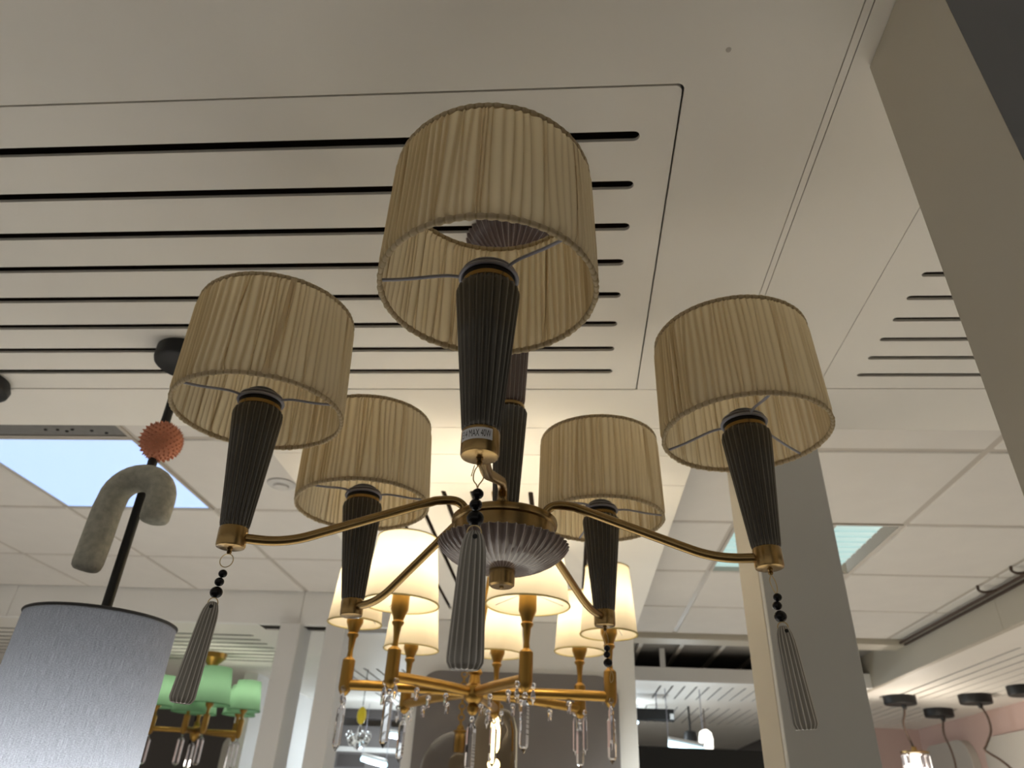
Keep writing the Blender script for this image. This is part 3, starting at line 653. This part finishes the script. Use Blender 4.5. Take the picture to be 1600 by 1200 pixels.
# ================================================================== GOLD CHANDELIER (lit)
GX, GY, GZ = -.240, 1.937, .275
GC = thing('gold_chandelier', (GX, GY, GZ), 'lit gold chandelier with ivory shades and crystal drops', 'chandelier')
F = fr(GX, GY, GZ)
mk('hub', G().lathe([(0, -.055), (.008, -.052), (.014, -.045), (.016, -.036), (.011, -.028), (.022, -.020), (.028, -.006), (.026, .012), (.016, .020), (.013, .040), (.020, .046), (.016, .055), (.008, .06)], F, 32), M['gold'], GC)
mk('stem', G().tube([(GX, GY, GZ + .05), (GX + .045, GY, H - .02)], .007, 14), M['gold'], GC)
mk('canopy', G().lathe([(.009, -.05), (.016, -.04), (.030, -.012), (.032, 0)], fr(GX + .046, GY, H), 40), M['gold'], GC)
def prism(c, L, r, name, parent, m='crystal'):
    """faceted crystal bar hanging by a small bead below c"""
    c = Vector(c); b_ = mk('crystal_bead', G().sphere(c - Vector((0, 0, .008)), .007, 10, 6), M[m], parent, 20)
    return mk(name, G().lathe([(0, -L), (r * .9, -L + .014), (r, -L + .02), (r, -.03), (r * .5, -.018), (0, -.016)], (c, *Z3), 6, caps=False), M[m], parent, 10)
GL = [((-.410, 1.736), .094, .165, .165), ((-.097, 1.717), .100, .165, .168), ((.105, 1.930), .074, .150, .175), ((.032, 2.161), .072, .150, .165),
      ((-.213, 2.234), .078, .150, .165), ((-.470, 2.20), .082, .150, .165), ((-.560, 1.885), .070, .150, .175)]
for i, ((ax_, ay), r, hs, hh) in enumerate(GL):
    e = Vector((ax_ - GX, ay - GY, 0)); L = e.length; e.normalize()
    mk('arm', G().tube(smoothpath([(GX + e.x * .02, GY + e.y * .02, GZ), (GX + e.x * L * .5, GY + e.y * L * .5, GZ + .002), (ax_, ay, GZ)], 6), .0125, 14), M['gold'], GC, 50)
    Fl = fr(ax_, ay, GZ)
    st = mk('candle_post', G().lathe([(0, -.028), (.008, -.024), (.0145, -.014), (.016, -.006), (.016, .058), (.013, .062), (.0075, .066), (.0065, .080), (.0095, .112), (.014, .118), (.015, .122), (.012, .126), (.0165, .140), (.0215, .152), (.0215, .195), (.012, .198)], Fl, 28), M['gold'], GC)
    s_ = mk('lamp_shade', G().lathe([(r, hs), (r * .985, hs + .012), (r * .80, hs + hh)], Fl, 64, caps=False), M['litshade'], GC, 60)
    mk('bottom_hem', G().ring((ax_, ay, GZ + hs), (0, 0, 1), r, .0022, 64, 8), M['shadehem'], s_)
    mk('top_hem', G().ring((ax_, ay, GZ + hs + hh), (0, 0, 1), r * .80, .0018, 64, 8), M['shadehem'], s_)
    for k in range(3):
        a_ = 2.0944 * k + .5 * i; mk('spoke', G().tube([(ax_ + .021 * math.cos(a_), ay + .021 * math.sin(a_), GZ + .193), (ax_ + r * .96 * math.cos(a_), ay + r * .96 * math.sin(a_), GZ + hs + .012)], .001, 5), M['wire'], s_)
    lamp('bulb_light', (ax_, ay, GZ + hs + .09), GOLD_BULB, (1.0, .88, .68), .022, GC)
    mk('bulb', G().sphere((ax_, ay, GZ + .222), .018, 16, 10, (1, 1, 1.4)), M['bulb'], GC)
    prism((ax_, ay, GZ - .026), .125, .0105, 'crystal_drop', GC)
    for sx in (-1, 1): prism((ax_ + e.y * sx * .021, ay - e.x * sx * .021, GZ - .004), .115 if i in (2, 3) else .05, .006, 'crystal_drop', GC)
    for k in (.35, .7): prism((GX + e.x * L * k, GY + e.y * L * k, GZ - .012), .026, .005, 'crystal_drop', GC)
prism((GX, GY, GZ - .054), .13, .012, 'crystal_drop', GC)

# ================================================================== MINT GREEN CHANDELIER (far left)
GX, GY, GZ = -2.22, 4.56, .378
GG = thing('green_chandelier', (GX, GY, GZ), 'gold chandelier with mint green shades before the dark wall', 'chandelier')
mk('hub', G().lathe([(0, -.06), (.02, -.045), (.03, -.02), (.03, .015), (.018, .03), (.015, .05)], fr(GX, GY, GZ), 24), M['gold'], GG)
mk('stem', G().tube([(GX, GY, GZ + .03), (GX, GY, H)], .009, 12), M['gold'], GG)
mk('canopy', G().lathe([(.012, -.09), (.03, -.07), (.05, -.05), (.07, -.03), (.075, 0)], fr(GX, GY, H), 32), M['gold'], GG)
for i, (ax_, ay, r, hs, hh) in enumerate(((-2.215, 4.40, .095, .085, .16), (-2.075, 4.35, .112, .125, .20), (-1.950, 4.55, .095, .120, .165), (-2.47, 4.50, .10, .12, .17), (-2.34, 4.80, .10, .12, .17), (-2.08, 4.79, .10, .12, .17))):
    Fl = fr(ax_, ay, GZ)
    mk('arm', G().tube([(GX, GY, GZ), (ax_, ay, GZ)], .014, 12), M['gold'], GG)
    mk('candle_post', G().lathe([(0, -.035), (.012, -.028), (.018, -.01), (.018, .07), (.009, .075), (.009, .10), (.022, .12), (.022, .165)], Fl, 20), M['gold'], GG)
    s_ = mk('lamp_shade', G().lathe([(r, hs), (r * .72, hs + hh)], Fl, 48, caps=False), M['greenshade'], GG, 60)
    mk('bottom_hem', G().ring((ax_, ay, GZ + hs), (0, 0, 1), r, .003, 48, 6), M['greenshade'], s_)
    lamp('bulb_light', (ax_, ay, GZ + hs + .09), GREEN_BULB, (1.0, .95, .82), .03, GG)
    prism((ax_, ay, GZ - .03), .165, .02, 'crystal_drop', GG)

# ================================================================== GLASS PENDANTS BELOW THE GOLD CHANDELIER
c = Vector((-.455, 3.30, .16))
t = thing('glass_globe_pendant', c, 'clear glass globe pendant on a twisted gold chain', 'pendant lamp')
mk('globe', G().sphere(c, .155, 40, 24), M['glass'], t, 60)
mk('globe_inner', G().sphere(c, .1525, 40, 24), M['glass'], t, 60)
for k in range(22): mk('chain_link', G().ring((c.x, c.y, .325 + .0215 * k), (1, 0, 0) if k % 2 else (0, 1, 0), .0125, .0035, 14, 6), M['gold'], t)
mk('cap', G().lathe([(.035, .30), (.03, .315), (.012, .322), (.01, .335)], fr(c.x, c.y, 0), 24), M['gold'], t)
mk('ceiling_rose', G().lathe([(.012, -.045), (.04, -.035), (.055, -.02), (.055, 0)], fr(c.x, c.y, H), 28), M['gold'], t)
mk('socket', G().lathe([(.018, .22), (.02, .29), (.012, .30)], fr(c.x, c.y, 0), 20), M['gold'], t)
mk('bulb', G().sphere((c.x, c.y, .185), .032, 18, 12), M['amber'], t)
c = Vector((-.228, 2.45, .20))
t = thing('amber_bulb_pendant', c, 'amber glass cloche pendant with a glowing bulb', 'pendant lamp')
mk('cloche', G().lathe([(.070, -.14), (.072, -.05), (.070, .04), (.060, .078), (.040, .098), (.018, .104)], fr(c.x, c.y, c.z), 48, caps=False), M['amber'], t, 60)
mk('cap', G().lathe([(.024, .100), (.022, .112), (.012, .12), (.010, .15), (.004, .152)], fr(c.x, c.y, c.z), 24), M['gold'], t)
mk('rod', G().tube([(c.x, c.y, c.z + .14), (c.x, c.y, H)], .003, 8), M['gold'], t)
mk('bulb', G().lathe([(.006, .075), (.012, .06), (.014, .03), (.013, -.01), (.008, -.022), (0, -.026)], fr(c.x, c.y, c.z), 20), M['bulb'], t)
mk('lower_bulb', G().sphere((c.x, c.y, c.z - .055), .017, 18, 12), M['bulb'], t)
mk('black_holder', G().lathe([(.024, -.072), (.026, -.075), (.026, -.14), (.02, -.145)], fr(c.x - .035, c.y - .05, c.z), 24), M['black'], t)
c = Vector((-1.332, 4.95, 0.540))
t = thing('yellow_drop_pendant', c, 'small clear glass chandelier with a yellow drop, seen in the far gap', 'pendant lamp')
mk('wire', G().tube([c + Vector((0, 0, .06)), (c.x, c.y, H)], .003, 6), M['black'], t)
mk('yellow_drop', G().sphere(c, .03, 20, 14, (1, 1, 1.75)), M['yellow'], t)
for k in range(7):
    a_ = 2 * math.pi * k / 7; mk('glass_leaf', G().sphere(c + Vector((.06 * math.cos(a_), .06 * math.sin(a_), -.12 - .02 * (k % 2))), .022, 12, 8, (1, .5, 1.5)), M['glass'], t)
mk('glass_stem', G().lathe([(.004, -.05), (.012, -.08), (.02, -.14), (.03, -.18), (.0, -.20)], (c, *Z3), 16), M['glass'], t)

# ================================================================== FAR HALL FITTINGS
def tube_lamp(a, b, label):
    a, b = Vector(a), Vector(b); t = thing('tube_light', (a + b) / 2, label, 'tube light', 'far tube lights')
    mk('housing', G().tube([a + Vector((0, 0, .030)), b + Vector((0, 0, .030))], .014, 8), M['white'], t)
    mk('tube', G().tube([a, b], .020, 12), M['tube'], t)
    lamp('tube_glow', (a + b) / 2 - Vector((0, 0, .06)), TUBE_LIGHT, (.82, .93, 1.0), .05, t)
    for p in (a, b): mk('suspension', G().tube([p + Vector((0, 0, .04)), (p.x, p.y, H)], .003, 6), M['wire'], t)
tube_lamp((-1.55, 6.55, .578), (-1.30, 6.5, .553), 'upper tube light glowing in the far gap by the back wall')
tube_lamp((-1.72, 6.6, .392), (-1.48, 6.45, .343), 'lower tube light glowing in the far gap by the back wall')
tube_lamp((.30, 6.1, .715), (.54, 6.1, .70), 'short tube light under the black sign box in the bright bay')
tube_lamp((.66, 5.3, .482), (.89, 5.3, .446), 'tilted tube light just above the black display header')
t = thing('sign_box', (.6, 5.5, .64), 'black box hung from the far white slotted ceiling', 'sign')
mk('box', G().bbox(.40, .735, 5.48, 5.56, .642, .715, .004), M['black'], t, 0)
mk('end_face', G().box(.705, .732, 5.478, 5.48, .65, .685), M['greypanel'], t, 0)
for x in (.45, .62): mk('hanger', G().tube([(x, 5.52, .71), (x, 5.52, H)], .004, 6), M['wire'], t)
t = thing('display_stand', (.78, 4.85, -EYE), 'black display stand with a dark header board between the pillars', 'display stand')
mk('header', G().bbox(.345, 1.22, 4.78, 4.83, .275, .415, .004), M['black'], t, 0)
mk('back_board', G().box(.345, 1.22, 4.83, 4.85, -EYE, .275), M['darkwall'], t, 0)
for x in (.42, .80, 1.18): mk('upright', G().box(x, x + .02, 4.79, 4.83, -EYE, .275), M['wire'], t, 0)
mk('shelf_edge', G().box(.345, 1.22, 4.78, 4.83, .255, .268), M['wire'], t, 0)
t = thing('lantern_pendant', (1.06, 6.2, .6), 'tiny glowing white lantern in the far bright bay', 'pendant lamp')
mk('lantern', G().lathe([(.03, -.08), (.05, -.06), (.055, 0), (.045, .05), (.02, .07)], fr(1.06, 6.2, .6), 20), M['white_glow'], t)
mk('cord', G().tube([(1.06, 6.2, .66), (1.06, 6.2, H)], .004, 6), M['cable'], t)
t = thing('track_spot', (.95, 6.1, .62), 'small black spotlight beside the glowing lantern', 'spotlight')
mk('head', G().lathe([(.05, -.035), (.055, .0), (.045, .04), (.02, .05)], fr(.93, 6.1, .60), 20), M['black'], t)
mk('arm', G().tube([(.93, 6.1, .64), (.93, 6.1, H)], .008, 8), M['black'], t)
t = thing('white_cabinet', (-1.2, 7.2, -EYE), 'white shelf unit at the back of the far gap', 'shelf unit')
mk('body', G().bbox(-2.19, -.55, 7.2, 7.5, -EYE, .70, .004), M['mauve'], t, 0)
for z in (.48, .30): mk('shelf_edge', G().box(-2.19, -.55, 7.17, 7.2, z, z + .04), M['white'], t, 0)
for k in range(3): mk('dark_niche', G().box(-2.1 + .38 * k, -1.85 + .38 * k, 7.185, 7.2, .36, .46), M['darkwall'], t, 0)
struct(mk('trim_2', G().box(-2.19, -.21, 7.0, 7.15, .742, H - .002), M['darkwall'], smooth=0), 'dark header above the far gap', 'beam')

# ---- pendants of the pink bay
CAN = [((2.20, 5.29), .10), ((2.66, 5.79), .096), ((2.61, 5.14), .095), ((2.72, 4.77), .092)]
CORD = [[(0, 0), (-.01, -.05), (-.03, -.10), (-.025, -.16), (-.01, -.21), (0, -.25)],
        [(0, 0), (-.02, -.1), (0, -.2), (.005, -.3), (-.02, -.45)],
        [(0, 0), (.025, -.07), (.02, -.15), (-.03, -.23), (-.045, -.26), (.03, -.31), (.08, -.36), (.095, -.42), (.07, -.5), (.06, -.6)],
        [(0, 0), (.01, -.1), (.03, -.3), (.01, -.5)]]
LB = ['black ceiling rose with cord holding the lit crystal lamp', 'smallest-looking black ceiling rose, second along the pink bay', 'black ceiling rose with strongly curled cord, third along', 'black ceiling rose cut by the picture edge']
for i, ((cx, cy), r) in enumerate(CAN):
    t = thing('cord_pendant', (cx, cy, H), LB[i], 'pendant lamp', 'pendants of the pink bay')
    mk('ceiling_rose', G().lathe([(.0, -.052), (r * .96, -.052), (r, -.046), (r, 0)], fr(cx, cy, H), 40), M['black'], t)
    mk('cord_grip', G().lathe([(.008, -.08), (.014, -.07), (.016, -.05)], fr(cx + .02, cy, H), 12), M['black'], t)
    mk('cord', G().tube(smoothpath([(cx + .02 + dx, cy, H - .06 + dz) for dx, dz in CORD[i]], 8), .0075, 8), M['cable'], t)
    if i == 0:
        bx_, bz = cx + .02, H - .335
        mk('lamp_cap', G().lathe([(.085, -.005), (.085, .006), (.02, .010), (.016, .035)], fr(bx_, cy, bz), 32), M['brass'], t)
        lamp('bulb_light', (bx_, cy - .16, bz - .1), CRYSTAL_BULB, (1.0, .88, .74), .05, t)
        mk('lamp_tube', G().lathe([(.032, -.26), (.032, -.01)], fr(bx_, cy, bz), 24), M['white_glow'], t)
        for k in range(9):
            a_ = 2 * math.pi * k / 9; mk('crystal_bar', G().lathe([(0, -.2), (.016, -.18), (.016, -.02), (0, -.01)], fr(bx_ + .07 * math.cos(a_), cy + .07 * math.sin(a_), bz), 6, caps=False), M['crystal'], t, 10)
for i, (a, b, z) in enumerate(((6.08, 6.86, .67), (4.75, 5.88, .645))):
    t = thing('wall_board', (2.98, (a + b) / 2, -1.2), ('pale rounded display board on the pink wall behind the lit crystal lamp', 'larger-looking pale rounded display board at the edge of the pink wall')[i], 'display board')
    side_panel('board', rrect(a, b, -1.2, z, .16, 8, (0, 0, 1, 1)), 2.945, 2.999, M['wpanel'], t)
t = thing('gold_wall_lamp', (1.80, 6.0, .45), 'slim gold rod lamp just beside the tall partition', 'wall lamp')
mk('rod', G().tube([(1.945, 5.75, .62), (1.945, 5.75, H)], .02, 14), M['gold'], t)
mk('finial', G().lathe([(0, -.04), (.015, -.03), (.024, 0)], fr(1.945, 5.75, .62), 14), M['gold'], t)

# ------------------------------------------------------------------ lift everything so the shop floor lies at z = 0
for o in SC.objects:
    if o.parent is None: o.location.z += EYE
